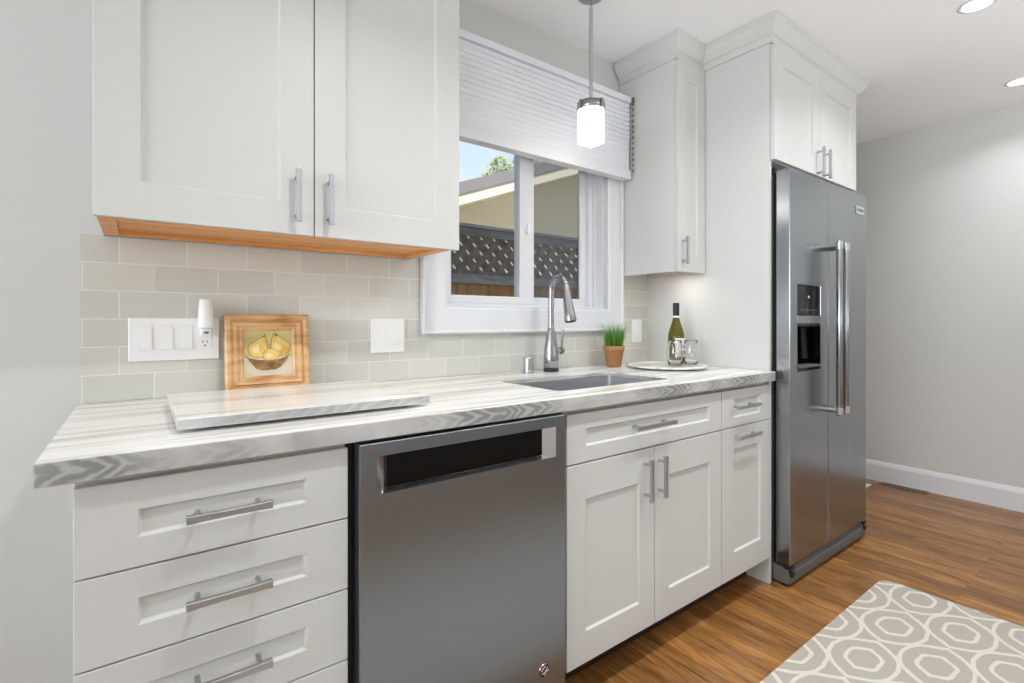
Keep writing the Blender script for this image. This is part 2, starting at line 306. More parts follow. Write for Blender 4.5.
class MB:
    """collects shapes given in world coordinates; build() links them as ONE mesh object"""
    def __init__(s): s.v = []; s.f = []; s.m = []; s.mi = 0; s.sm = []
    def add(s, vs, fs, smooth=False):
        b = len(s.v); s.v += [tuple(v) for v in vs]
        for f in fs: s.f.append([b + i for i in f]); s.m.append(s.mi); s.sm.append(smooth)
        return s
    def box(s, x0, x1, y0, y1, z0, z1):
        x0, x1 = min(x0, x1), max(x0, x1); y0, y1 = min(y0, y1), max(y0, y1); z0, z1 = min(z0, z1), max(z0, z1)
        vs = [(x, y, z) for z in (z0, z1) for y in (y0, y1) for x in (x0, x1)]
        return s.add(vs, [(0, 2, 3, 1), (4, 5, 7, 6), (0, 1, 5, 4), (2, 6, 7, 3), (0, 4, 6, 2), (1, 3, 7, 5)])
    def tube(s, pts, rad, seg=12, cap=True, squash=None):
        pts = [Vector(p) for p in pts]; n = len(pts)
        if not isinstance(rad, (list, tuple)): rad = [rad] * n
        rings = []; up = None
        for i in range(n):
            t = (pts[min(i + 1, n - 1)] - pts[max(i - 1, 0)]).normalized()
            if up is None: up = Vector((0, 0, 1)) if abs(t.z) < 0.9 else Vector((0, 1, 0))
            a = t.cross(up).normalized(); b = a.cross(t).normalized(); up = b
            rings.append([pts[i] + (a * math.cos(2 * math.pi * k / seg) + b * math.sin(2 * math.pi * k / seg)) * rad[i] for k in range(seg)])
        vs = [p for r in rings for p in r]; fs = []
        for i in range(n - 1):
            for k in range(seg):
                k2 = (k + 1) % seg; fs.append((i * seg + k, i * seg + k2, (i + 1) * seg + k2, (i + 1) * seg + k))
        s.add(vs, fs, True)
        if cap:
            s.add(rings[0], [list(range(seg))[::-1]]); s.add(rings[-1], [list(range(seg))])
        return s
    def lathe(s, prof, c, seg=32, a0=0, a1=2 * math.pi, smooth=True, close=False):
        full = abs(a1 - a0 - 2 * math.pi) < 1e-6; n = seg if full else seg + 1
        vs = [(c[0] + r * math.cos(a0 + (a1 - a0) * k / seg), c[1] + r * math.sin(a0 + (a1 - a0) * k / seg), c[2] + z) for r, z in prof for k in range(n)]
        fs = []; P = len(prof)
        for i in range(P - 1 if not close else P):
            j = (i + 1) % P
            for k in range(seg):
                k2 = (k + 1) % n; fs.append((i * n + k, i * n + k2, j * n + k2, j * n + k))
        return s.add(vs, fs, smooth)
    def prism_y(s, poly, y0, y1):
        n = len(poly); vs = [(x, y0, z) for x, z in poly] + [(x, y1, z) for x, z in poly]
        fs = [list(range(n)), list(range(n, 2 * n))[::-1]] + [(i, i + n, (i + 1) % n + n, (i + 1) % n) for i in range(n)]
        return s.add(vs, fs)
    def prism_x(s, poly, x0, x1):
        n = len(poly); vs = [(x0, y, z) for y, z in poly] + [(x1, y, z) for y, z in poly]
        fs = [list(range(n))[::-1], list(range(n, 2 * n))] + [(i, (i + 1) % n, (i + 1) % n + n, i + n) for i in range(n)]
        return s.add(vs, fs)
    def prism_z(s, poly, z0, z1):
        n = len(poly); vs = [(x, y, z0) for x, y in poly] + [(x, y, z1) for x, y in poly]
        fs = [list(range(n))[::-1], list(range(n, 2 * n))] + [(i, (i + 1) % n, (i + 1) % n + n, i + n) for i in range(n)]
        return s.add(vs, fs)
    def shaker(s, x0, x1, z0, z1, yf, th, sx, szt, szb=None, dep=0.0075, slope=0.004):
        """front facing -Y with a recessed panel"""
        if szb is None: szb = szt
        O = [(x0, z0), (x1, z0), (x1, z1), (x0, z1)]
        I = [(x0 + sx, z0 + szb), (x1 - sx, z0 + szb), (x1 - sx, z1 - szt), (x0 + sx, z1 - szt)]
        P = [(x0 + sx + slope, z0 + szb + slope), (x1 - sx - slope, z0 + szb + slope), (x1 - sx - slope, z1 - szt - slope), (x0 + sx + slope, z1 - szt - slope)]
        vs = [(x, yf + th, z) for x, z in O] + [(x, yf, z) for x, z in O] + [(x, yf, z) for x, z in I] + [(x, yf + dep, z) for x, z in P]
        fs = [(3, 2, 1, 0), (12, 13, 14, 15)]
        for i in range(4):
            j = (i + 1) % 4
            fs += [(i, j, j + 4, i + 4), (i + 4, j + 4, j + 8, i + 8), (i + 8, j + 8, j + 12, i + 12)]
        return s.add(vs, fs)
    def rect_frame(s, x0, x1, z0, z1, prof):
        """mitred frame in the XZ plane; prof = closed list of (inset, y)"""
        n = len(prof); vs = []; fs = []
        for cx, cz, sx, sz in ((x0, z0, 1, 1), (x1, z0, -1, 1), (x1, z1, -1, -1), (x0, z1, 1, -1)):
            vs += [(cx + sx * d, y, cz + sz * d) for d, y in prof]
        for c in range(4):
            for i in range(n):
                a = c * n + i; b = c * n + (i + 1) % n; d = ((c + 1) % 4) * n
                fs.append((a, b, d + (i + 1) % n, d + i))
        return s.add(vs, fs)
    def sweep(s, path, prof):
        """path = (x, y, nx, ny) with the mitre offset; prof = open list of (offset, z)"""
        n = len(prof); vs = [(x + nx * p, y + ny * p, z) for x, y, nx, ny in path for p, z in prof]; fs = []
        for c in range(len(path) - 1):
            for i in range(n - 1): fs.append((c * n + i, (c + 1) * n + i, (c + 1) * n + i + 1, c * n + i + 1))
        fs += [list(range(n)), list(range((len(path) - 1) * n, len(path) * n))]
        return s.add(vs, fs)
    def build(s, name, mats, parent=None, bevel=0, seg=2, recalc=True):
        me = bpy.data.meshes.new(name); org = origin_of(parent)
        me.from_pydata([tuple(Vector(v) - org) for v in s.v], [], s.f)
        if not isinstance(mats, (list, tuple)): mats = [mats]
        for mm in mats: me.materials.append(mm)
        for p, mi, sm in zip(me.polygons, s.m, s.sm): p.material_index = mi; p.use_smooth = sm
        if recalc:
            bm = bmesh.new(); bm.from_mesh(me); bmesh.ops.recalc_face_normals(bm, faces=bm.faces); bm.to_mesh(me); bm.free()
        me.update()
        o = bpy.data.objects.new(name, me); COL.objects.link(o)
        if parent is not None: o.parent = parent
        if bevel:
            b = o.modifiers.new('bevel', 'BEVEL'); b.width = bevel; b.segments = seg; b.limit_method = 'ANGLE'; b.angle_limit = R(40)
            try: b.harden_normals = True
            except Exception: pass
        return o

def tag(o, label, cat, group=None):
    o['label'] = label; o['category'] = cat
    if group: o['group'] = group
    return o
def thing(name, label, cat, loc, group=None):
    o = bpy.data.objects.new(name, None); COL.objects.link(o); o.location = loc; o.empty_display_size = 0.05
    return tag(o, label, cat, group)
def struct(o): o['kind'] = 'structure'; return o
def box(x0, x1, y0, y1, z0, z1): return MB().box(x0, x1, y0, y1, z0, z1)

# ------------------------------------------------------------ room shell
CZ = 2.415                      # ceiling
XL, XR, YB, YF = -3.7, 4.19, 0.006, -3.0
struct(box(XL - .12, XR + .12, YF - .12, .13, -.12, 0).build('floor', M['floor']))
struct(box(XL - .12, XR + .12, YF - .12, .13, CZ, CZ + .12).build('ceiling', M['ceiling']))
WX0, WX1, WZ0, WZ1 = 0.955, 1.822, 1.187, 2.13      # window opening
wb = MB(); wb.box(XL - .12, WX0, YB, .13, 0, CZ); wb.box(WX1, XR + .12, YB, .13, 0, CZ); wb.box(WX0, WX1, YB, .13, 0, WZ0); wb.box(WX0, WX1, YB, .13, WZ1, CZ)
struct(wb.build('wall_back', M['wall']))
struct(box(XR, XR + .12, YF - .12, YB, 0, CZ).build('wall_right', M['wall']))
struct(box(XL - .12, XL, YF - .12, YB, 0, CZ).build('wall_left', M['wall']))
struct(box(XL, XR, YF - .12, YF, 0, CZ).build('wall_front', M['wall']))
bbp = [(0, 0), (-.016, 0), (-.016, .112), (-.011, .128), (-.005, .140), (0, .140)]
def baseboard(name, poly, a, b, axis):
    mb = MB()
    if axis == 'y':
        n = len(poly); vs = [(XR + p, a, z) for p, z in poly] + [(XR + p, b, z) for p, z in poly]
        mb.add(vs, [list(range(n)), list(range(n, 2 * n))[::-1]] + [(i, (i + 1) % n, (i + 1) % n + n, i + n) for i in range(n)])
    else:
        mb.prism_x([(YB + p, z) for p, z in poly], a, b)
    return struct(mb.build(name, M['white'], bevel=0.0015))
baseboard('baseboard_right', bbp, YF, YB - .016, 'y')
baseboard('baseboard_back', bbp, XL, -.092, 'x')

# tiled backsplash
ts = MB(); ts.box(-.1205, -.0735, 0, YB, .9145, 1.3562); ts.box(-.0735, .84, 0, YB, .9145, 1.3535); ts.box(.84, 1.952, 0, YB, .9145, 1.079); ts.box(1.952, 2.172, 0, YB, .9145, 1.3535)
struct(ts.build('wall_backsplash', M['tile'], recalc=True))

# window casing (flat boards with a small bead) and jamb
tr = MB()
tr.rect_frame(.842, 1.952, 1.0785, 2.245, [(0, YB), (0, -.022), (.004, -.026), (.010, -.026), (.014, -.020), (.097, -.020), (.101, -.016), (.108, -.016), (.108, YB)])
struct(tr.build('trim_1', M['white'], bevel=0.0012))
win = MB(); win.rect_frame(WX0, WX1, WZ0, WZ1, [(0, -.005), (0, .125), (.004, .125), (.004, -.005)])
win = struct(win.build('window_1', M['white'], bevel=0.001))
MB().rect_frame(WX0 + .0045, WX1 - .0045, WZ0 + .0045, WZ1 - .0045, [(0, .04), (0, .12), (.018, .12), (.018, .098), (.010, .094), (.010, .04)]).build('frame', M['white'], win, 0.001)
fx0, fx1, fz0, fz1 = WX0 + .015, WX1 - .015, WZ0 + .015, WZ1 - .015
sl = MB().rect_frame(fx0 + .001, 1.425, fz0, fz1, [(0, .045), (0, .068), (.028, .068), (.032, .060), (.032, .051), (.028, .045)]).build('sash', M['white'], win, 0.001)
box(1.778, fx1 - .0005, .0505, .0938, fz0 + .0005, fz1 - .0005).build('jamb_filler', M['white'], win, 0.002)
sr = MB().rect_frame(1.352, 1.7775, fz0, fz1, [(0, .071), (0, .095), (.028, .095), (.034, .088), (.034, .078), (.028, .071)]).build('sash', M['white'], win, 0.001)
# broad meeting stile
box(1.345, 1.4249, .0445, .0685, fz0 + .02, fz1 - .02).build('meeting_stile', M['white'], sl, 0.001)
box(fx0 + .030, 1.35, .0555, .0585, fz0 + .030, fz1 - .030).build('pane', M['pane'], sl)
box(1.384, 1.7435, .0815, .0845, fz0 + .030, fz1 - .030).build('pane', M['pane'], sr)
box(1.36, fx1 - .006, .1005, .1012, fz0 + .01, fz1 - .01).build('insect_screen', M['screen'], win)
lt = MB(); lt.lathe([(0, 0), (.0001, 0)], (0, 0, 0), 4)
lt = MB(); lt.tube([(1.385, .044, 1.53), (1.385, .036, 1.53)], [.014, .011], 16); lt.box(1.380, 1.390, .030, .037, 1.515, 1.56)
lt.build('latch', M['plastic'], win, 0.002)

# added window frames on solid walls, set behind the fill lamps
w2 = MB()
for a, b_ in ((-2.68, -2.60), (-1.54, -1.46), (-.40, -.32)): w2.box(XL + .0005, XL + .03, a, b_, .88, 2.32)
w2.box(XL + .0005, XL + .03, -2.60, -.40, .88, .96); w2.box(XL + .0005, XL + .03, -2.60, -.40, 2.24, 2.32)
w2 = struct(w2.build('added_window_2', M['white']))
for a, b_ in ((-2.60, -1.54), (-1.46, -.40)): box(XL + .004, XL + .008, a, b_, .96, 2.24).build('pane', M['pane'], w2)
w3 = MB()
for a, b_ in ((.82, .90), (2.26, 2.34), (3.70, 3.78)): w3.box(a, b_, YF + .0005, YF + .03, .58, 1.98)
w3.box(.90, 3.70, YF + .0005, YF + .03, .58, .66); w3.box(.90, 3.70, YF + .0005, YF + .03, 1.90, 1.98)
w3 = struct(w3.build('added_window_3', M['white']))
for a, b_ in ((.90, 2.26), (2.34, 3.70)): box(a, b_, YF + .004, YF + .008, .66, 1.90).build('pane', M['pane'], w3)

# ------------------------------------------------------------ handles
def bar_pull(c, length, axis, parent, name='handle', depth=0.030, h=0.0068):
    """slightly waisted bar on two posts; c = centre on the front face"""
    mb = MB(); n = 11; cx, cy, cz = c; yb = cy - depth
    pts = []; rad = []
    secs = []
    for i in range(n):
        t = i / (n - 1) * 2 - 1; k = 1.0 + 0.35 * t * t * t * t
        secs.append((t * length / 2, h * (0.86 + 0.22 * t * t), 0.0055 * (0.9 + 0.2 * t * t)))
    vs = []
    for s, hh, dd in secs:
        for a, b in ((-hh, -dd), (hh, -dd), (hh, dd), (-hh, dd)):
            vs.append((cx + s, yb + b, cz + a) if axis == 'x' else (cx + a, yb + b, cz + s))
    fs = [(0, 1, 2, 3), ((n - 1) * 4 + 3, (n - 1) * 4 + 2, (n - 1) * 4 + 1, (n - 1) * 4)]
    for i in range(n - 1):
        for k in range(4): fs.append((i * 4 + k, i * 4 + (k + 1) % 4, (i + 1) * 4 + (k + 1) % 4, (i + 1) * 4 + k))
    mb.add(vs, fs)
    for sgn in (-1, 1):
        s = sgn * length * 0.36
        p = (cx + s, cz) if axis == 'x' else (cx, cz + s)
        mb.tube([(p[0], yb, p[1]), (p[0], cy - .0005, p[1])], .0048, 10)
    return mb.build(name, M['nickel'], parent, 0.0014)

YC = -.649       # face of base fronts
YBX = -.628      # face of base boxes
BV = .0015
# ------------------------------------------------------------ base cabinets
dc = thing('drawer_cabinet', 'pale grey base cabinet with a stack of drawers under the left counter end', 'cabinet', (.136, -.31, 0))
b = MB(); b.box(-.083, -.065, YBX, -.002, .115, .874); b.box(.336, .354, YBX, -.002, .115, .874); b.box(-.065, .336, -.02, -.002, .115, .874); b.box(-.065, .336, YBX, -.02, .115, .133)
for z in (.71, .562, .414, .862): b.box(-.065, .336, YBX, -.05, z - .008, z + .012 if z < .8 else .874)
b.build('body', M['cabin'], dc, .001)
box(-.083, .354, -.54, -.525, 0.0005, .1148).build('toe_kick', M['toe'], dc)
for z0, z1 in ((.7145, .861), (.566, .7115), (.4175, .563), (.118, .4145)):
    d = MB().shaker(-.083, .354, z0, z1, YC, .02, .083, .050).build('drawer', M['cab'], dc, BV)
    zc = (z0 + z1) / 2 - .002
    bar_pull((.134, YC + .008, zc + (.0 if z0 > .2 else .09)), .137, 'x', d, depth=.038)

dw = thing('dishwasher', 'stainless steel dishwasher between the drawers and the sink cabinet', 'dishwasher', (.662, -.32, 0))
box(.358, .976, -.625, -.03, .1, .868).build('tub', M['dark'], dw, .002)
box(.362, .972, -.56, -.545, .0005, .099).build('toe_panel', M['dark'], dw)
# door with recessed pocket handle
X0, X1, Z0, Z1, yf, yb = .3715, .9565, .104, .8675, -.670, -.628
px0, px1, pz0, pz1 = .409, .920, .756, .838
qx0, qx1, qz0, qz1, yq = .437, .888, .7595, .8368, -.648
d = MB()
O = [(X0, Z0), (X1, Z0), (X1, Z1), (X0, Z1)]; I = [(px0, pz0), (px1, pz0), (px1, pz1), (px0, pz1)]
vs = [(x, yb, z) for x, z in O] + [(x, yf, z) for x, z in O] + [(x, yf, z) for x, z in I]
fs = [(3, 2, 1, 0)]
for i in range(4):
    j = (i + 1) % 4; fs += [(i, j, j + 4, i + 4), (i + 4, j + 4, j + 8, i + 8)]
# pocket back lies inside the door slab, so open the slab there
Q = [(qx0, qz0), (qx1, qz0), (qx1, qz1), (qx0, qz1)]
d.add(vs, fs)
door = d.build('door', M['steel'], dw, .003, 3)
pk = MB(); vs = [(x, yf, z) for x, z in I] + [(x, yq, z) for x, z in Q] + [(x, yq + .002, z) for x, z in Q]
pk.add(vs, [(i, (i + 1) % 4, (i + 1) % 4 + 4, i + 4) for i in range(4)] + [(4, 5, 6, 7)])
pk.build('pocket_handle', M['bright'], door)
MB().box(qx0 + .001, qx1 - .001, yq - .003, yq + .001, qz0 + .001, qz1 - .001).build('control_panel', M['blackglass'], door, .001)
bd = MB(); c = (.8775, 0, .187)
def disc_y(mb, cx, cz, r, y0, y1, seg=28, r2=None):
    mb.tube([(cx, y1, cz), (cx, y0, cz)], [r, r if r2 is None else r2], seg)
disc_y(bd, .8775, .187, .0185, yf - .003, yf, r2=.017); bd.mi = 1
disc_y(bd, .8775, .187, .0150, yf - .0036, yf - .002)
bd.mi = 2
for k in range(3):
    a = R(35 + 0 * k); off = (k - 1) * .0085
    cx, cz = .8775 + off * math.cos(a + math.pi / 2) * 1.0, .187 + off * math.sin(a + math.pi / 2)
    hl = .009 if k != 1 else .0115
    p0 = (cx - hl * math.cos(a), yf - .0042, cz - hl * math.sin(a)); p1 = (cx + hl * math.cos(a), yf - .0042, cz + hl * math.sin(a))
    bd.tube([p0, ((p0[0] + p1[0]) / 2, yf - .0042, (p0[2] + p1[2]) / 2 + .003 * (1 if k != 1 else -1)), p1], .0018, 8)
bd.build('badge', [M['copper'], M['dark'], M['bright']], door)

skc = thing('sink_cabinet', 'pale grey double door cabinet under the sink', 'cabinet', (1.38, -.32, 0))
b = MB(); b.box(.981, .999, YBX, -.002, .115, .874); b.box(1.761, 1.779, YBX, -.002, .115, .874); b.box(.999, 1.761, -.02, -.002, .115, .874); b.box(.999, 1.761, YBX, -.02, .115, .133); b.box(.999, 1.761, YBX, -.60, .69, .73); b.box(.999, 1.761, YBX, -.60, .858, .874)
b.build('body', M['cabin'], skc, .001)
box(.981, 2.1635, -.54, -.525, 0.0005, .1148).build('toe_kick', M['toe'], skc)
f = MB().shaker(.981, 1.7795, .714, .858, YC, .02, .078, .046).build('drawer_front', M['cab'], skc, BV)
bar_pull((1.352, YC + .008, .790), .205, 'x', f, depth=.038)
dl = MB().shaker(.981, 1.3765, .122, .7095, YC, .02, .076, .106, .092).build('door', M['cab'], skc, BV)
bar_pull((1.325, YC, .613), .137, 'z', dl)
dr = MB().shaker(1.3795, 1.7795, .122, .7095, YC, .02, .076, .106, .092).build('door', M['cab'], skc, BV)
bar_pull((1.398, YC, .613), .137, 'z', dr)

nc = thing('pullout_cabinet', 'narrow pale grey base cabinet beside the refrigerator', 'cabinet', (1.974, -.32, 0))
b = MB(); b.box(1.7835, 1.80, YBX, -.002, .115, .874); b.box(2.148, 2.1645, YBX, -.002, .115, .874); b.box(1.80, 2.148, -.02, -.002, .115, .874); b.box(1.80, 2.148, YBX, -.02, .115, .133); b.box(1.80, 2.148, YBX, -.60, .69, .73); b.box(1.80, 2.148, YBX, -.60, .858, .874)
b.build('body', M['cabin'], nc, .001)
d = MB().shaker(1.7835, 2.1635, .714, .858, YC, .02, .088, .036).build('drawer', M['cab'], nc, BV)
bar_pull((1.932, YC + .008, .793), .17, 'x', d, depth=.038)
d = MB().shaker(1.7835, 2.1635, .122, .7105, YC, .02, .088, .084, .10).build('door', M['cab'], nc, BV)
bar_pull((1.940, YC, .676), .17, 'x', d)

# ------------------------------------------------------------ countertop with sink cut-out
CT = .914
sx0, sx1, sy0, sy1 = 1.032, 1.592, -.560, -.245
def rrect(x0, x1, y0, y1, r, n=5):
    p = []
    for cx, cy, a in ((x1 - r, y0 + r, -90), (x1 - r, y1 - r, 0), (x0 + r, y1 - r, 90), (x0 + r, y0 + r, 180)):
        for i in range(n + 1): p.append((cx + r * math.cos(R(a + 90 * i / n)), cy + r * math.sin(R(a + 90 * i / n))))
    return p
def slab_hole(mb, x0, x1, y0, y1, z0, z1, hole):
    n = len(hole); hx = (min(p[0] for p in hole) + max(p[0] for p in hole)) / 2; hy = (min(p[1] for p in hole) + max(p[1] for p in hole)) / 2
    bx0, bx1, by0, by1 = min(p[0] for p in hole) - .04, max(p[0] for p in hole) + .04, min(p[1] for p in hole) - .04, max(p[1] for p in hole) + .04
    q = n // 4
    corners = [(bx1, by0), (bx1, by1), (bx0, by1), (bx0, by0)]; oc = [(x1, y0), (x1, y1), (x0, y1), (x0, y0)]
    for z, flip in ((z1, False), (z0, True)):
        hh_ = hole if z == z1 else [(hx + (x - hx) * 1.09, hy + (y - hy) * 1.15) for x, y in hole]
        vs = [(x, y, z) for x, y in hh_] + [(x, y, z) for x, y in oc]; fs = []
        for c in range(4):
            ring = [c * q + i for i in range(q)]
            for i in range(q - 1): fs.append((ring[i], ring[i + 1], n + c))
            nx = ((c + 1) % 4) * q
            fs.append((ring[-1], nx, n + (c + 1) % 4, n + c))
        mb.add(vs, [f[::-1] if flip else f for f in fs])
    m_ = len(mb.v)
    big = [(hx + (x - hx) * 1.09, hy + (y - hy) * 1.15) for x, y in hole]; zm = z1 - .016
    for (pa, za), (pb, zb_) in (((hole, zm), (hole, z1)), ((hole, zm), (big, zm)), ((big, z0), (big, zm))):
        mb.add([(x, y, za) for x, y in pa] + [(x, y, zb_) for x, y in pb], [(i, (i + 1) % n, (i + 1) % n + n, i + n) for i in range(n)])
    mb.add([(x, y, z0) for x, y in oc] + [(x, y, z1) for x, y in oc], [(i, (i + 1) % 4, (i + 1) % 4 + 4, i + 4) for i in range(4)])
ct = MB(); hole = rrect(sx0, sx1, sy0, sy1, .018)
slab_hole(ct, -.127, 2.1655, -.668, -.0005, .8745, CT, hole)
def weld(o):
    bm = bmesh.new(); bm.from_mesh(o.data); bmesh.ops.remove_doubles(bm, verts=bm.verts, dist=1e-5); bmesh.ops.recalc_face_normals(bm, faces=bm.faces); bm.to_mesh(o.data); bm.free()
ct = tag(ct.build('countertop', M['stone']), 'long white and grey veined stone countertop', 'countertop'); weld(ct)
bvl = ct.modifiers.new('bevel', 'BEVEL'); bvl.width = .003; bvl.segments = 3; bvl.limit_method = 'ANGLE'; bvl.angle_limit = R(60)

# sink
sk = thing('sink', 'undermount stainless steel sink set into the stone countertop', 'sink', (1.32, -.40, .70))
def loop(mb, r1, z1, r2, z2, smooth=False):
    n = len(r1); mb.add([(x, y, z1) for x, y in r1] + [(x, y, z2) for x, y in r2], [(i, (i + 1) % n, (i + 1) % n + n, i + n) for i in range(n)], smooth)
bs = MB(); ra = rrect(sx0 + .002, sx1 - .002, sy0 + .002, sy1 - .002, .018); rb = rrect(sx0 + .004, sx1 - .004, sy0 + .004, sy1 - .004, .018); rc = rrect(sx0 + .02, sx1 - .02, sy0 + .02, sy1 - .02, .02); ro = rrect(sx0 - .012, sx1 + .012, sy0 - .012, sy1 + .012, .02); rz = rrect(sx0, sx1, sy0, sy1, .02)
loop(bs, ra, .8975, rb, .72); loop(bs, rb, .72, rc, .702)
bs.add([(x, y, .702) for x, y in rc], [list(range(len(rc)))])
loop(bs, ro, .8975, ra, .8975); loop(bs, ro, .8975, ro, .895); loop(bs, ro, .895, rz, .895); loop(bs, rz, .895, rz, .698)
bs.add([(x, y, .698) for x, y in rz], [list(range(len(rz)))[::-1]])
bs.build('basin', M['sinksteel'], sk)
MB().lathe([(0, .004), (.02, .004), (.022, .002), (.040, .0035), (.045, .0005)], (1.32, -.36, .702)).build('drain', M['chrome'], sk)

# faucet
fc = thing('faucet', 'tall brushed steel pull-down gooseneck faucet behind the sink', 'faucet', (1.41, -.09, CT))
fx, fy = 1.41, -.09
MB().lathe([(0, .0005), (.0328, .0005), (.0328, .012), (0, .012)], (fx, fy, CT), 36, smooth=False).build('base_ring', M['dark'], fc, .001)
MB().lathe([(0, .0125), (.0320, .0125), (.0318, .055), (.0285, .100), (.0220, .142), (.0168, .172), (.0152, .183), (0, .183)], (fx, fy, CT), 36).build('body', M['chrome'], fc)
pts = [(fx, fy, 1.097), (fx, fy, 1.15), (fx, fy, 1.20), (fx, fy, 1.245)]
rr = .047; cy0 = fy - rr
for k in range(1, 15):
    a = R(180 * k / 15 * .93); pts.append((fx, cy0 + rr * math.cos(a), 1.255 + rr * 1.20 * math.sin(a)))
MB().tube(pts, .0125, 18).build('spout', M['chrome'], fc)
e = Vector(pts[-1]); dirv = Vector((0, -.20, -1)).normalized()
sp = MB(); sp.tube([e + dirv * t for t in (0.0, .012, .055, .122, .149, .154)], [.0130, .0150, .0175, .0230, .0255, .0245], 24)
sh = sp.build('spray_head', M['chrome'], fc)
sp = MB(); sp.tube([e + dirv * t for t in (.1542, .1565)], [.0225, .0205], 24); sp.build('nozzle', M['dark'], sh)
hd = MB(); hd.tube([(fx + .018, fy, 1.0), (fx + .052, fy, 1.0)], [.012, .0115], 18)
hd.tube([(fx + .052, fy, 1.0), (fx + .066, fy, 1.0)], [.0165, .0155], 18)
hd.tube([(fx + .059, fy, 1.0), (fx + .060, fy - .004, 1.04), (fx + .061, fy - .006, 1.092)], [.0055, .0048, .0042], 12)
hd.build('lever', M['chrome'], fc)

sd = thing('air_gap_cap', 'short brushed steel cylinder cap standing left of the faucet', 'air gap', (1.29, -.085, CT))
MB().lathe([(0, .0005), (.0225, .0005), (.0225, .006), (.0205, .007), (.0205, .062), (.0190, .0655), (0, .0655)], (1.29, -.085, CT), 32, smooth=False).build('cap', M['nickel'], sd, .0008)

# stone offcut board
bo = thing('cutting_board', 'rectangular veined stone board lying on the left of the countertop', 'board', (.32, -.35, CT))
box(.058, .588, -.568, -.160, .9215, .9425).build('slab', M['stone2'], bo, .0025, 2)
for x, y in ((.10, -.50), (.54, -.50), (.10, -.19), (.53, -.19)):
    MB().lathe([(0, .0003), (.012, .0003), (.012, .0073), (0, .0073)], (x, y, CT), 16, smooth=False).build('foot', M['dark'], bo)

# framed fruit picture leaning on the tiles
pf = thing('picture_frame', 'small golden wood frame with a painting of pears in a bowl', 'picture', (.3185, -.052, CT))
W2, HH = .1175, .236
frm = MB()
frm.rect_frame(-W2, W2, 0.0005, HH, [(0, .018), (0, -.004), (.005, -.008), (.014, -.008), (.019, -.003), (.023, -.003), (.026, -.009), (.034, -.006), (.036, -.002), (.040, -.002), (.044, -.004), (.050, .002), (.050, .018)])
pfo = frm.build('frame', M['framewood'], None, .0008); pfo.parent = pf
art = MB(); ax, az0, az1 = W2 - .050, .0505, HH - .050
art.box(-ax, ax, .004, .008, az0, az1); art.mi = 1
aw, ah = 2 * ax, az1 - az0
P = lambda u, v: (-ax + u * aw, az0 + v * ah)
art.prism_y([P(0, 0), P(1, 0), P(1, .40), P(.8, .43), P(.55, .45), P(.2, .43), P(0, .41)], .0034, .004)
def pear(cx, cz, s, tilt, y):
    poly = []
    for k in range(28):
        a = 2 * math.pi * k / 28
        r = 1.0 + 0.0 * a
        x = math.cos(a); z = math.sin(a)
        if z > 0: x *= 1 - .62 * z; z *= 1.55
        xx, zz = x * s, z * s
        poly.append((cx + xx * math.cos(tilt) - zz * math.sin(tilt), cz + xx * math.sin(tilt) + zz * math.cos(tilt)))
    art.prism_y(poly, y, .0036)
for (u_, v_, sz, tl, yy) in ((.29, .60, .0265, R(-26), .0030), (.74, .63, .0275, R(22), .0027), (.54, .45, .0205, R(-78), .0022)):
    c1 = P(u_, v_)
    art.mi = 5; pear(c1[0], c1[1], sz * 1.07, tl, yy + .0002)
    art.mi = 2; pear(c1[0], c1[1], sz, tl, yy)
    art.mi = 6; pear(c1[0] - sz * .28, c1[1] - sz * .05, sz * .42, tl, yy - .0001)
art.mi = 3
art.prism_y([P(.03, .47), P(.10, .40), P(.30, .35), P(.52, .335), P(.74, .36), P(.90, .43), P(.94, .50), P(.88, .34), P(.74, .18), P(.64, .13), P(.36, .12), P(.24, .17), P(.10, .34)], .0016, .0034)
art.mi = 4
for u0, v0, u1, v1 in ((.40, .86, .44, .93), (.66, .87, .67, .94)):
    a, b_ = P(u0, v0), P(u1, v1); art.prism_y([(a[0] - .001, a[1]), (a[0] + .0015, a[1]), (b_[0] + .001, b_[1]), (b_[0] - .001, b_[1])], .0022, .003)
ao = art.build('painting', [M['p_bg'], M['p_cloth'], M['p_pear'], M['p_bowl'], M['p_stem'], M['p_edge'], M['p_light']], None); ao.parent = pf
bk = box(-W2 + .004, W2 - .004, .0185, .0215, .004, HH - .004).build('backing', M['bark'], None); bk.parent = pf
pf.rotation_euler = (R(-7.5), 0, 0)

# ------------------------------------------------------------ wall plates
def rocker(cx, zc, w_, h_, parent, t0=-.0062):
    mb = MB(); y0, y1 = t0 - .0045, t0 - .001
    mb.prism_x([(t0 + .001, zc - h_ / 2), (y0, zc - h_ / 2), (y1, zc + h_ / 2), (t0 + .001, zc + h_ / 2)], cx - w_ / 2, cx + w_ / 2)
    return mb.build('rocker', M['plastic'], parent, .0008)
def plate(name, label, cat, x0, x1, z0, z1, holes):
    t = thing(name, label, cat, ((x0 + x1) / 2, 0, (z0 + z1) / 2))
    MB().box(x0, x1, -.006, -.0003, z0, z1).build('plate', M['plastic'], t, .0025, 3)
    return t
t = plate('switch_plate', 'wide white plate of three rocker switches and an outlet left of the picture', 'light switch', -.022, .191, 1.018, 1.137, None)
for cx in (.0155, .0625, .109):
    rocker(cx, 1.082, .030, .066, t)
    MB().rect_frame(cx - .0175, cx + .0175, 1.0465, 1.1175, [(0, -.0058), (0, -.0068), (.002, -.0068), (.002, -.0058)]).build('bezel', M['plastic'], t)
ou = MB(); ou.box(.138, .1715, -.0074, -.0058, 1.046, 1.118); ou.mi = 1
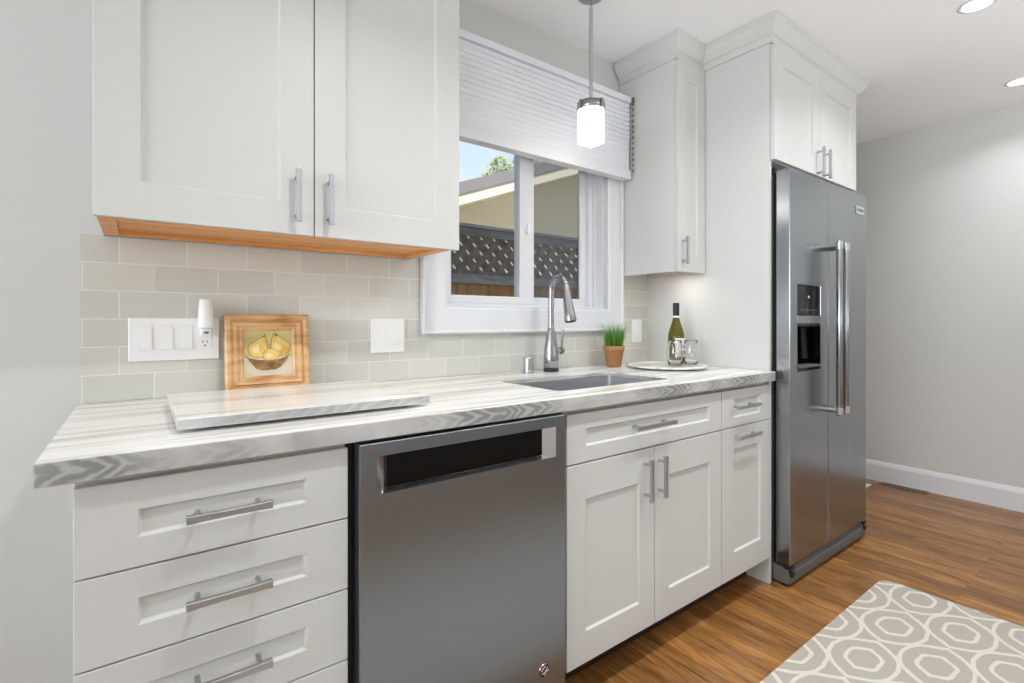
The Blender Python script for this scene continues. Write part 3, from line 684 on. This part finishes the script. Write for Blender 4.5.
for cz in (1.064, 1.100):
    ou.box(.1485, .1505, -.0078, -.0070, cz, cz + .009); ou.box(.1590, .1610, -.0078, -.0070, cz + .001, cz + .008); ou.tube([(.1548, -.0070, cz - .006), (.1548, -.0078, cz - .006)], .0025, 10)
ou.build('outlet', [M['plastic'], M['dark']], t, .0005)
nl = thing('night_light', 'small white night light plugged into the outlet left of the picture', 'night light', (.1545, -.03, 1.09))
MB().box(.141, .168, -.040, -.0082, 1.086, 1.108).build('plug_body', M['plastic'], nl, .003, 3)
MB().lathe([(0, 0), (.0205, 0), (.0210, .003), (.0165, .078), (.0140, .082), (0, .082)], (.1545, -.030, 1.1085), 28).build('lamp_shade', M['night'], nl, 0)
MB().lathe([(0, .0), (.006, 0), (.006, .006), (0, .006)], (.1545, -.0405, 1.0925), 14).build('sensor', M['greyplastic'], nl)
t = plate('switch_plate', 'square white switch plate on tiles between the picture and the window', 'light switch', .650, .777, 1.016, 1.138, None)
rocker(.737, 1.078, .032, .066, t)
MB().rect_frame(.7195, .7545, 1.0425, 1.1135, [(0, -.0058), (0, -.0068), (.002, -.0068), (.002, -.0058)]).build('bezel', M['plastic'], t)
MB().box(.673, .706, -.0068, -.0058, 1.044, 1.112).build('blank_insert', M['plastic'], t, .0006)
t = plate('switch_plate', 'narrow white switch plate on tiles under the narrow wall cabinet', 'light switch', 2.032, 2.112, 1.018, 1.137, None)
rocker(2.072, 1.078, .034, .066, t)

# ------------------------------------------------------------ grass in a pot
pl = thing('potted_grass', 'small terracotta pot of green grass right of the faucet', 'potted plant', (1.792, -.10, CT))
c = (1.792, -.10, CT)
MB().lathe([(0, .0005), (.031, .0005), (.034, .004), (.0455, .074), (.0485, .075), (.0508, .098), (.0480, .0985), (.0460, .090), (.0450, .084), (0, .084)], c, 32).build('pot', M['terra'], pl)
MB().lathe([(.0445, .0845), (.03, .088), (0, .089)], c, 20).build('soil', M['soil'], pl)
g = MB()
for i in range(330):
    a = random.random() * 2 * math.pi; r = .040 * math.sqrt(random.random())
    x, y = c[0] + r * math.cos(a), c[1] + r * math.sin(a); z = CT + .086
    h = random.uniform(.075, .135) * (1 - 2.2 * r); ln = random.uniform(.05, .55) * (r / .046) + random.uniform(0, .1)
    ox, oy = math.cos(a), math.sin(a); wd = random.uniform(.0012, .002); b_ = random.random() * 2 * math.pi
    wx, wy = math.cos(b_) * wd, math.sin(b_) * wd; vs = []
    for k in range(4):
        t_ = k / 3; bend = ln * h * t_ * t_; wk = 1 - t_ * .92
        px, py, pz = x + ox * bend, y + oy * bend, z + h * t_
        vs += [(px - wx * wk, py - wy * wk, pz), (px + wx * wk, py + wy * wk, pz)]
    g.mi = 1 if random.random() < .3 else 0
    g.add(vs, [(0, 1, 3, 2), (2, 3, 5, 4), (4, 5, 7, 6)])
g.build('grass', [M['grass'], M['grass2']], pl, recalc=False)

# ------------------------------------------------------------ marble plate, bottle, glasses
mp_ = MB().lathe([(0, .0005), (.13, .0005), (.14, .006), (.176, .0075), (.180, .012), (.177, .0165), (.168, .0165), (.160, .0135), (0, .0135)], (1.94, -.285, CT), 64)
tag(mp_.build('serving_plate', M['marble']), 'round white marble serving plate carrying the wine bottle', 'plate')
PZ = CT + .0140
bt = thing('wine_bottle', 'olive green glass wine bottle with pale label on the marble plate', 'bottle', (2.045, -.262, PZ))
c = (2.045, -.262, PZ)
MB().lathe([(0, .006), (.030, .0005), (.036, .003), (.0375, .008), (.0378, .125), (.0365, .140), (.031, .160), (.024, .180), (.0175, .202), (.0145, .222), (.0140, .228)], c, 40).build('glass_body', M['bottle'], bt)
MB().lathe([(.0150, .226), (.0152, .283), (.0145, .286), (0, .286)], c, 28).build('foil_cap', M['foil'], bt)
MB().lathe([(.0156, .216), (.0158, .225)], c, 28).build('neck_band', M['paper'], bt)
lb = MB(); lb.lathe([(.0383, .030), (.0385, .120)], c, 20, R(-150), R(10)); lb.mi = 1
lb.lathe([(.0388, .045), (.0388, .060)], c, 6, R(-100), R(-60)); lb.lathe([(.0388, .075), (.0388, .085)], c, 6, R(-95), R(-65))
lb.build('label', [M['paper'], M['ink']], bt, recalc=False)
gp = [(0, .003), (.020, .0005), (.027, .003), (.0345, .030), (.0355, .055), (.032, .090), (.0285, .112), (.0278, .1125), (.0272, .111), (.0305, .089), (.0340, .055), (.0330, .031), (.0250, .008), (0, .0075)]
for (x, y, lbl) in ((1.945, -.325, 'clear stemless glass in front of the bottle, the left of two'), (2.03, -.352, 'clear stemless glass on the marble plate, the right of two')):
    gt = MB().lathe(gp, (x, y, PZ), 36)
    tag(gt.build('drinking_glass', M['clear']), lbl, 'glass', 'clear glasses on the marble plate')

# ------------------------------------------------------------ wall cabinets
crown_prof = [(0, 2.318), (.010, 2.320), (.010, 2.338), (.014, 2.344), (.022, 2.349), (.040, 2.372), (.050, 2.392), (.054, 2.396), (.054, CZ - .001), (0, CZ - .001)]
uc = thing('wall_cabinet', 'large pale wall cabinet with two doors above the picture', 'cabinet', (.376, -.16, 1.354))
UY = -.3063; UB = UY + .0195
b = MB()
for x0, x1 in ((-.073, -.055), (.783, .801)): b.box(x0, x1, UB, YB - .0005, 1.3612, 2.335)
b.box(-.055, .783, -.012, YB - .0005, 1.362, 2.335); b.box(-.055, .783, UB, -.012, 2.317, 2.335)
b.box(.366, .392, UB, UB + .02, 1.39, 2.30)
b.box(-.055, .783, UB, UB + .02, 2.28, 2.317)
body = b.build('body', M['cabin'], uc, .001)
u = MB(); u.box(-.073, -.0545, UB, YB - .0005, 1.3545, 1.361); u.box(.7825, .801, UB, YB - .0005, 1.3545, 1.361); u.box(-.0545, .7825, UB + .0195, -.0125, 1.3665, 1.379); u.box(-.0545, .7825, UB, UB + .0195, 1.3545, 1.392)
u.box(-.0545, .7825, -.030, -.0125, 1.3545, 1.3665); u.box(-.0545, -.040, UB + .0195, -.03, 1.3545, 1.3665); u.box(.768, .7825, UB + .0195, -.03, 1.3545, 1.3665)
u.build('underside', M['rawwood'], uc, .0006)
d = MB().shaker(-.0784, .3775, 1.3565, 2.315, UY, .019, .083, .083).build('door', M['cab'], uc, BV); bar_pull((.333, UY, 1.4545), .138, 'z', d)
d = MB().shaker(.3805, .8295, 1.3565, 2.315, UY, .019, .083, .083).build('door', M['cab'], uc, BV); bar_pull((.416, UY, 1.4545), .138, 'z', d)
MB().sweep([(-.073, 0, -1, 0), (-.073, UB, -1, -1), (.801, UB, 1, -1), (.801, 0, 1, 0)], crown_prof).build('crown_moulding', M['cab'], uc)

PX0 = 2.1685       # left face of the tall panel
ucs = thing('wall_cabinet', 'narrow pale wall cabinet right of the window above the bottle', 'cabinet', (2.06, -.16, 1.354))
SY = -.338; SB = SY + .0195
b = MB(); b.box(1.955, 1.971, SB, YB - .0005, 1.3545, 2.335); b.box(2.150, 2.166, SB, YB - .0005, 1.3545, 2.335)
b.box(1.971, 2.150, -.012, YB - .0005, 1.3545, 2.335); b.box(1.971, 2.150, SB, -.012, 2.317, 2.335)
b.build('body', M['cab'], ucs, .001)
u = MB(); u.box(1.9715, 2.1495, SB, -.0125, 1.374, 1.385); u.box(1.9715, 2.1495, SB, SB + .018, 1.3545, 1.374); u.build('underside', M['rawwood'], ucs, .0005)
d = MB().shaker(1.957, 2.1645, 1.3545, 2.315, SY, .019, .062, .083).build('door', M['cab'], ucs, BV); bar_pull((1.983, SY, 1.447), .125, 'z', d)
MB().sweep([(1.955, 0, -1, 0), (1.955, SB, -1, -1), (2.1675, SB, -1, -1)], crown_prof).build('crown_moulding', M['cab'], ucs)
pk = MB().lathe([(0, -.001), (.028, -.001), (.030, -.008), (.024, -.010), (0, -.010)], (2.05, -.25, 1.3735), 24); pk.build('puck_light', M['night'], ucs)
area_light('puck_lamp', Vector((2.05, -.25, 1.362)) - ucs.location, (0.25, 0, -1), .05, .05, .35, (1.0, 0.96, 0.90), 150, 'DISK', ucs)

fe = thing('refrigerator_cabinet', 'tall pale panel and cupboard built around the refrigerator', 'cabinet', (2.6, -.32, 0))
PYF = -.640
box(PX0, PX0 + .018, PYF, YB - .0005, .0005, 2.335).build('side_panel', M['cab'], fe, .001)
box(3.062, 3.080, PYF, YB - .0005, .0005, 2.335).build('side_panel', M['cab'], fe, .001)
b = MB(); b.box(PX0 + .0185, 3.0615, PYF + .001, -.012, 1.818, 1.836); b.box(PX0 + .0185, 3.0615, PYF + .001, -.012, 2.317, 2.335); b.box(PX0 + .0185, 3.0615, -.012, YB - .0005, 1.818, 2.335)
b.build('body', M['cabin'], fe, .001)
DY = -.6605
d = MB().shaker(2.173, 2.6145, 1.820, 2.312, DY, .0195, .075, .075).build('door', M['cab'], fe, BV); bar_pull((2.583, DY, 1.880), .137, 'z', d)
d = MB().shaker(2.6175, 3.060, 1.820, 2.312, DY, .0195, .075, .075).build('door', M['cab'], fe, BV); bar_pull((2.656, DY, 1.880), .137, 'z', d)
MB().sweep([(PX0, SB - .0008, -1, -1), (PX0, PYF, -1, -1), (3.08, PYF, 1, -1), (3.08, 0, 1, 0)], crown_prof).build('crown_moulding', M['cab'], fe)

# ------------------------------------------------------------ refrigerator
rf = thing('refrigerator', 'stainless steel side by side refrigerator with water dispenser', 'refrigerator', (2.63, -.35, 0))
FX0, FX1, FYF, FYB = 2.2005, 3.046, -.7105, -.652
box(FX0 + .004, FX1 - .004, -.636, -.03, .0305, 1.765).build('body', M['gasket'], rf, .003)
box(FX0 + .012, FX1 - .012, FYB, -.6365, .10, 1.765).build('gasket', M['dark'], rf)
XM = 2.577
zt, zb = 1.778, .090
# left door with dispenser recess
hx0, hx1, hz0, hz1 = 2.266, 2.500, .912, 1.285
d = MB(); O = [(FX0, zb), (XM - .003, zb), (XM - .003, zt), (FX0, zt)]; I = [(hx0, hz0), (hx1, hz0), (hx1, hz1), (hx0, hz1)]
vs = [(x, FYB, z) for x, z in O] + [(x, FYF, z) for x, z in O] + [(x, FYF, z) for x, z in I] + [(x, FYB + .0, z) for x, z in I]
fs = []
for i in range(4):
    j = (i + 1) % 4; fs += [(i, j, j + 4, i + 4), (i + 4, j + 4, j + 8, i + 8), (i + 8, j + 8, j + 12, i + 12), (j, i, i + 12, j + 12)]
d.add(vs, fs); ld = d.build('door', M['steelv'], rf, .006, 3)
rd = box(XM + .003, FX1, FYF, FYB, zb, zt).build('door', M['steelv'], rf, .006, 3)
# dispenser
dp = MB(); dp.box(hx0 + .0005, hx1 - .0005, FYF + .003, FYB, 1.152, hz1 - .0005); dp.build('dispenser_display', M['blackglass'], ld, .001)
box(hx0 + .0005, hx1 - .0005, FYF - .001, FYB, 1.118, 1.1515).build('dispenser_trim', M['steelv'], ld, .001)
cv = MB(); x0, x1, z0, z1 = hx0 + .0005, hx1 - .0005, hz0 + .0005, 1.1175
cv.box(x0, x1, FYB - .004, FYB - .001, z0, z1); cv.box(x0, x0 + .004, FYF + .001, FYB - .004, z0, z1); cv.box(x1 - .004, x1, FYF + .001, FYB - .004, z0, z1); cv.box(x0 + .004, x1 - .004, FYF + .001, FYB - .004, z1 - .012, z1); cv.box(x0 + .004, x1 - .004, FYF + .001, FYB - .004, z0, z0 + .012)
cv.build('dispenser_recess', M['blackglass'], ld)
for cx in (2.335, 2.43):
    pd = MB(); pd.prism_x([(FYB - .0045, z0 + .05), (FYB - .022, z0 + .045), (FYB - .014, z1 - .02), (FYB - .0045, z1 - .02)], cx - .024, cx + .024); pd.build('paddle', M['dark'], ld, .003)
tr_ = MB(); tr_.box(x0 + .006, x1 - .006, FYF - .008, FYB - .006, z0 + .0125, z0 + .020); tr_.build('drip_tray', M['greyplastic'], ld, .002)
MB().tube([(2.383, FYF + .0035, 1.235), (2.383, FYF + .0022, 1.235)], .006, 14).build('status_light', M['paper'], ld)
ic = MB()
for k in range(6): ic.box(2.300 + k * .03, 2.318 + k * .03, FYF + .0022, FYF + .0035, 1.176, 1.179)
ic.build('display_icons', M['greyplastic'], ld)
# handles
def fridge_handle(x, parent):
    mb = MB(); z0, z1 = .700, 1.490; yb_ = FYF - .062
    mb.tube([(x, yb_, z0), (x, yb_, z0 + .004), (x, yb_, z1 - .004), (x, yb_, z1)], [.0115, .013, .013, .0115], 20)
    for zz in (.722, 1.468):
        mb.tube([(x, yb_, zz), (x, FYF - .0005, zz)], [.0105, .0105], 16)
    o = mb.build('handle', M['chrome'], parent)
    for zz in (.722, 1.468):
        c_ = MB(); c_.tube([(x, yb_, zz - .016), (x, yb_, zz + .016)], .0148, 20); c_.build('collar', M['bright'], o)
fridge_handle(2.537, ld); fridge_handle(2.612, rd)
lg = MB(); lg.box(2.905, 3.005, FYF - .004, FYF - .0003, 1.672, 1.712); lg.mi = 1
for k in range(9): lg.box(2.914 + k * .0095, 2.920 + k * .0095, FYF - .0046, FYF - .0038, 1.685, 1.699 + .004 * (k % 3 == 0))
lg.build('badge', [M['bright'], M['greyplastic']], rd, .0008)
gr = MB(); gr.prism_x([(-.636, .012), (FYF + .004, .012), (FYF + .004, .045), (FYF + .010, .078), (-.636, .082)], FX0 + .002, FX1 - .002)
gr.box(FX0 + .05, FX1 - .05, FYF - .001, FYF + .006, .028, .062)
gr = gr.build('grille', M['greyplastic'], rf, .003)
for k in range(4): pass
for x in (FX0 + .018, FX1 - .018):
    f_ = MB(); f_.tube([(x, FYF + .028, .0005), (x, FYF + .028, .030)], [.014, .012], 16); f_.tube([(x, FYF + .022, .055), (x, FYF - .003, .055)], [.013, .012], 14); f_.box(x - .016, x + .016, FYF - .002, FYF + .03, .074, .088); f_.build('foot', M['dark'], rf, .001)
for xa_, xb_ in ((FX0 + .006, FX0 + .12), (FX1 - .12, FX1 - .006)): box(xa_, xb_, -.645, -.58, 1.7655, 1.793).build('hinge_cover', M['dark'], rf, .004)

# ------------------------------------------------------------ pleated shade on the window
bl = thing('window_blind', 'white pleated cellular shade half lowered over the window', 'blind', (1.44, -.05, 1.82))
bx0, bx1 = .835, 1.9395
box(bx0, bx1, -.082, -.0285, 2.198, 2.226).build('head_rail', M['blindfab'], bl, .002)
fb = MB(); z = 2.1975; n = 15; zs = 1.868; pitch = (z - zs) / n; prof = []
for i in range(n):
    k = .22 if i > 9 else (.6 if i > 7 else 1.0)
    prof += [(-.068, z - i * pitch), (-.068 - .010 * k, z - (i + .5) * pitch)]
prof += [(-.068, zs)]
back = [(-.040 + (.010 if j % 2 else 0), zz) for j, (yy, zz) in enumerate(prof)]
poly = prof + back[::-1]
m_ = len(poly); vs = [(bx0 + .003, y, zz) for y, zz in poly] + [(bx1 - .003, y, zz) for y, zz in poly]
fs = [(i, (i + 1) % m_, (i + 1) % m_ + m_, i + m_) for i in range(m_)]
h = len(prof)
for e_ in (0, m_):
    for i in range(h - 1): fs.append((e_ + i, e_ + i + 1, e_ + m_ - 2 - i, e_ + m_ - 1 - i))
fb.add(vs, fs); fb.build('pleated_fabric', M['blindfab'], bl)
box(bx0, bx1, -.082, -.032, 1.822, 1.8675).build('bottom_rail', M['white'], bl, .003, 3)
ch = MB()
for k in range(13):
    zc = 2.19 - k * .027; ch.lathe([(0, -.0055), (.0052, -.003), (.0052, .003), (0, .0055)], (1.9445, -.086, zc), 8)
ch.tube([(1.9445, -.086, 2.195), (1.9445, -.086, 1.86)], .0010, 6); ch.box(1.9385, 1.9495, -.092, -.060, 2.196, 2.222)
ch.build('bead_chain', M['greyplastic'], bl)
cd = MB(); cd.tube([(1.928, -.026, 2.2), (1.928, -.026, 1.55)], .0016, 8); cd.tube([(1.928, -.026, 1.55), (1.928, -.026, 1.49)], [.0035, .005], 12); cd.build('lift_cord', M['cord'], bl)

# ------------------------------------------------------------ pendant lamp
pn = thing('pendant_light', 'nickel pendant lamp with a square lit white glass shade before the window', 'pendant lamp', (1.435, -.30, CZ))
c = (1.435, -.30, 0)
MB().lathe([(0, CZ - .0005), (.050, CZ - .0005), (.050, CZ - .006), (.044, CZ - .010), (.012, CZ - .014), (0, CZ - .014)], c, 32).build('canopy', M['nickel'], pn)
MB().tube([(1.435, -.30, CZ - .014), (1.435, -.30, CZ - .045)], .0045, 12).build('swivel', M['chrome'], pn)
MB().tube([(1.435, -.30, CZ - .045), (1.435, -.30, 1.992)], .0072, 14).build('rod', M['nickel'], pn)
cl = MB(); cl.lathe([(0, 1.992), (.030, 1.992), (.055, 1.988), (.0565, 1.960), (.0545, 1.958), (.0540, 1.983), (0, 1.983)], c, 40)
cl.box(1.374, 1.382, -.306, -.294, 1.955, 1.989); cl.box(1.488, 1.496, -.306, -.294, 1.955, 1.989); cl.box(1.429, 1.441, -.363, -.354, 1.955, 1.989)
cl.build('shade_holder', M['chrome'], pn)
MB().box(1.3965, 1.4735, -.3385, -.2615, 1.828, 1.9825).build('lamp_shade', M['opal'], pn, .006, 3)
lp = bpy.data.lights.new('pendant_lamp', 'POINT'); lp.energy = 0.8; lp.shadow_soft_size = .05; lp.color = (1, .96, .9)
lpo = bpy.data.objects.new('pendant_lamp', lp); COL.objects.link(lpo); lpo.parent = pn; lpo.location = (0, 0, 1.77 - CZ)

# ------------------------------------------------------------ recessed lights
for x, y, dim, lbl in ((2.73, -1.20, .85, 'round recessed ceiling light nearest the pendant, at the top of the photo'), (3.79, -1.175, .45, 'round recessed ceiling light nearest the right wall'),
                  (1.69, -1.21, 1.2, 'round recessed ceiling light above the sink side of the aisle'), (.63, -1.24, 1.4, 'round recessed ceiling light above the dishwasher side of the aisle')):
    t = thing('recessed_light', lbl, 'ceiling light', (x, y, CZ), 'recessed lights along the ceiling')
    MB().lathe([(.058, CZ - .0005), (.060, CZ - .004), (.051, CZ - .006), (.047, CZ - .002)], (x, y, 0), 40).build('trim_ring', M['white'], t)
    MB().lathe([(.048, CZ - .003), (0, CZ - .0035)], (x, y, 0), 32).build('lens', M['lens'], t)
    area_light('can_lamp', (0, 0, -.012), (0, 0, -1), .09, .09, CAN_POWER * dim, (0.97, 0.985, 1.0), 135, 'DISK', t)

# ------------------------------------------------------------ rug, floor registers
rg = MB(); poly = rrect(-.45, 2.600, -1.80, -.915, .05, 6)
rg.prism_z(poly, .0008, .009)
tag(rg.build('runner_rug', M['rug'], None, .003), 'beige runner rug with cream hexagon trellis pattern', 'rug')
fr = thing('floor_register', 'brown slotted floor register by the right baseboard', 'floor vent', (4.125, -.57, 0))
q = MB(); q.box(4.095, 4.172, -.70, -.44, .0006, .004); q.build('plate', wood('register_wood', srgb(104, 66, 36), srgb(128, 84, 48), srgb(150, 100, 60), (10, 60, 10)), fr, .001)
q = MB()
for k in range(9): q.box(4.105, 4.162, -.685 + k * .026, -.673 + k * .026, .0042, .0046)
q.build('slots', M['dark'], fr)
dm = thing('doormat', 'cream mat on the floor just behind the refrigerator', 'mat', (3.88, -.34, 0))
box(3.70, 4.035, -.42, -.26, .0006, .007).build('pad', mat('cream_mat', srgb(236, 228, 210), .9), dm, .002)

# ------------------------------------------------------------ outside the window
struct(box(-8, 22, .14, 26, -.25, -.15).build('ground', M['earth']))
shade_eave = MB().prism_x([(.131, 2.56), (.80, 2.62), (.80, 2.80), (-4.6, 4.2), (-4.6, 2.56)], XL - .6, XR + .6)  # unseen roof, added and shaped to keep the sun off the fence
struct(shade_eave.build('roof', M['shingle']))
FY = 1.62
fn = thing('fence', 'weathered grey wooden fence with lattice top outside the window', 'fence', (2.5, FY, -.15))
fxa, fxb = -1.4, 6.6
q = MB(); q.box(fxa, fxb, FY - .06, FY + .06, 1.848, 1.874); q.box(fxa, fxb, FY - .022, FY + .022, 1.79, 1.848); q.build('top_rail', M['fencegrey'], fn, .003)
box(fxa, fxb, FY - .022, FY + .022, 1.418, 1.49).build('middle_rail', M['fencegrey'], fn, .003)
la = MB(); z0, z1 = 1.482, 1.798; hgt = z1 - z0; sp_ = .122; sw = .050
def slat(xa, sgn, y):
    dx = hgt * sgn; hw = (.066 if sgn < 0 else .046) / math.sqrt(2)
    la.prism_y([(xa - hw, z0), (xa + hw, z0), (xa + dx + hw, z1), (xa + dx - hw, z1)], y, y + .009)
k = fxa + .4
while k < fxb - .4:
    slat(k, 1, FY - .009); slat(k, -1, FY + .0005); k += sp_
la.build('lattice', M['lattice'], fn)
bdm = MB(); k = fxa; i = 0
while k < fxb - .05:
    bdm.box(k + .002, k + .138, FY + .0225, FY + .040, -.12, 1.455 - .003 * (i % 3)); k += .14; i += 1
bdm.build('boards', M['fencewood'], fn)
for x in (-1.35, 1.03, 3.95, 6.5): box(x - .045, x + .045, FY - .0685, FY - .0605 + .035, -.149, 1.80).build('post', M['fencegrey'], fn, .003)

hs = thing('neighbour_house', 'cream stucco house gable with grey roof beyond the fence', 'house', (8, 8, -.15))
GY = 4.5; slope = .371
zb_ = lambda x: 2.79 + (x - 3.695) * slope     # lower edge of the rake
xa, xr = 1.6, 8.6; xe = 2 * xr - xa
wl = MB(); wl.prism_y([(2.1, -.15), (xe - .5, -.15), (xe - .5, zb_(2.1)), (xr, zb_(xr)), (2.1, zb_(2.1))], GY + 1.1, 15); wl.build('wall', M['stucco'], hs)
bb = MB(); th = .155
bb.prism_y([(xa, zb_(xa)), (xr, zb_(xr)), (xe, zb_(xa)), (xe, zb_(xa) + th), (xr, zb_(xr) + th), (xa, zb_(xa) + th)], GY, GY + .045); bb.build('barge_board', M['barge'], hs)
ro_ = MB()
ro_.prism_y([(xa - .1, zb_(xa - .1) + th), (xr, zb_(xr) + th + .002), (xe + .1, zb_(xa - .1) + th), (xe + .1, zb_(xa - .1) + th + .17), (xr, zb_(xr) + th + .18), (xa - .1, zb_(xa - .1) + th + .17)], GY - .03, 15.4)
so_ = MB().prism_y([(xa, zb_(xa) + .002), (xr, zb_(xr) + .002), (xe, zb_(xa) + .002), (xe, zb_(xa) + .12), (xr, zb_(xr) + .12), (xa, zb_(xa) + .12)], GY + .046, 15.3); so_.build('soffit', M['barge'], hs)
ro_.build('roof', M['shingle'], hs)

tt = thing('tree', 'leafy green tree top rising behind the neighbouring roof', 'tree', (14.1, 17.2, -.15))
tcx, tcy, tcz = 14.1, 17.2, 7.9
tk = MB(); tk.tube([(14.1, 17.2, -.149), (14.1, 17.2, 3), (14.1, 17.2, 6), (14.1, 17.2, 8.1)], [.35, .28, .2, .08], 12); tk.build('trunk', M['bark'], tt)
lf = MB(); blobs = []
for i in range(26):
    a = random.random() * 6.283; r = 1.35 * math.sqrt(random.random()); blobs.append((tcx + r * math.cos(a), tcy + r * math.sin(a), tcz + random.uniform(-1.4, 1.0) * (1 - r / 2.4), random.uniform(.35, .62)))
for bx, by, bz, br_ in blobs:
    for k in range(130):
        v = Vector((random.gauss(0, 1), random.gauss(0, 1), random.gauss(0, 1))).normalized() * br_ * random.uniform(.55, 1.05)
        p = Vector((bx, by, bz)) + v; a = Vector((random.gauss(0, 1), random.gauss(0, 1), random.gauss(0, 1))).normalized(); b_ = a.orthogonal().normalized() * .06; a *= .11
        lf.mi = 1 if random.random() < .45 else 0
        lf.add([p - a, p - b_, p + a, p + b_], [(0, 1, 2, 3)])
lf.build('crown', [M['leaf'], M['leaf2']], tt, recalc=False)
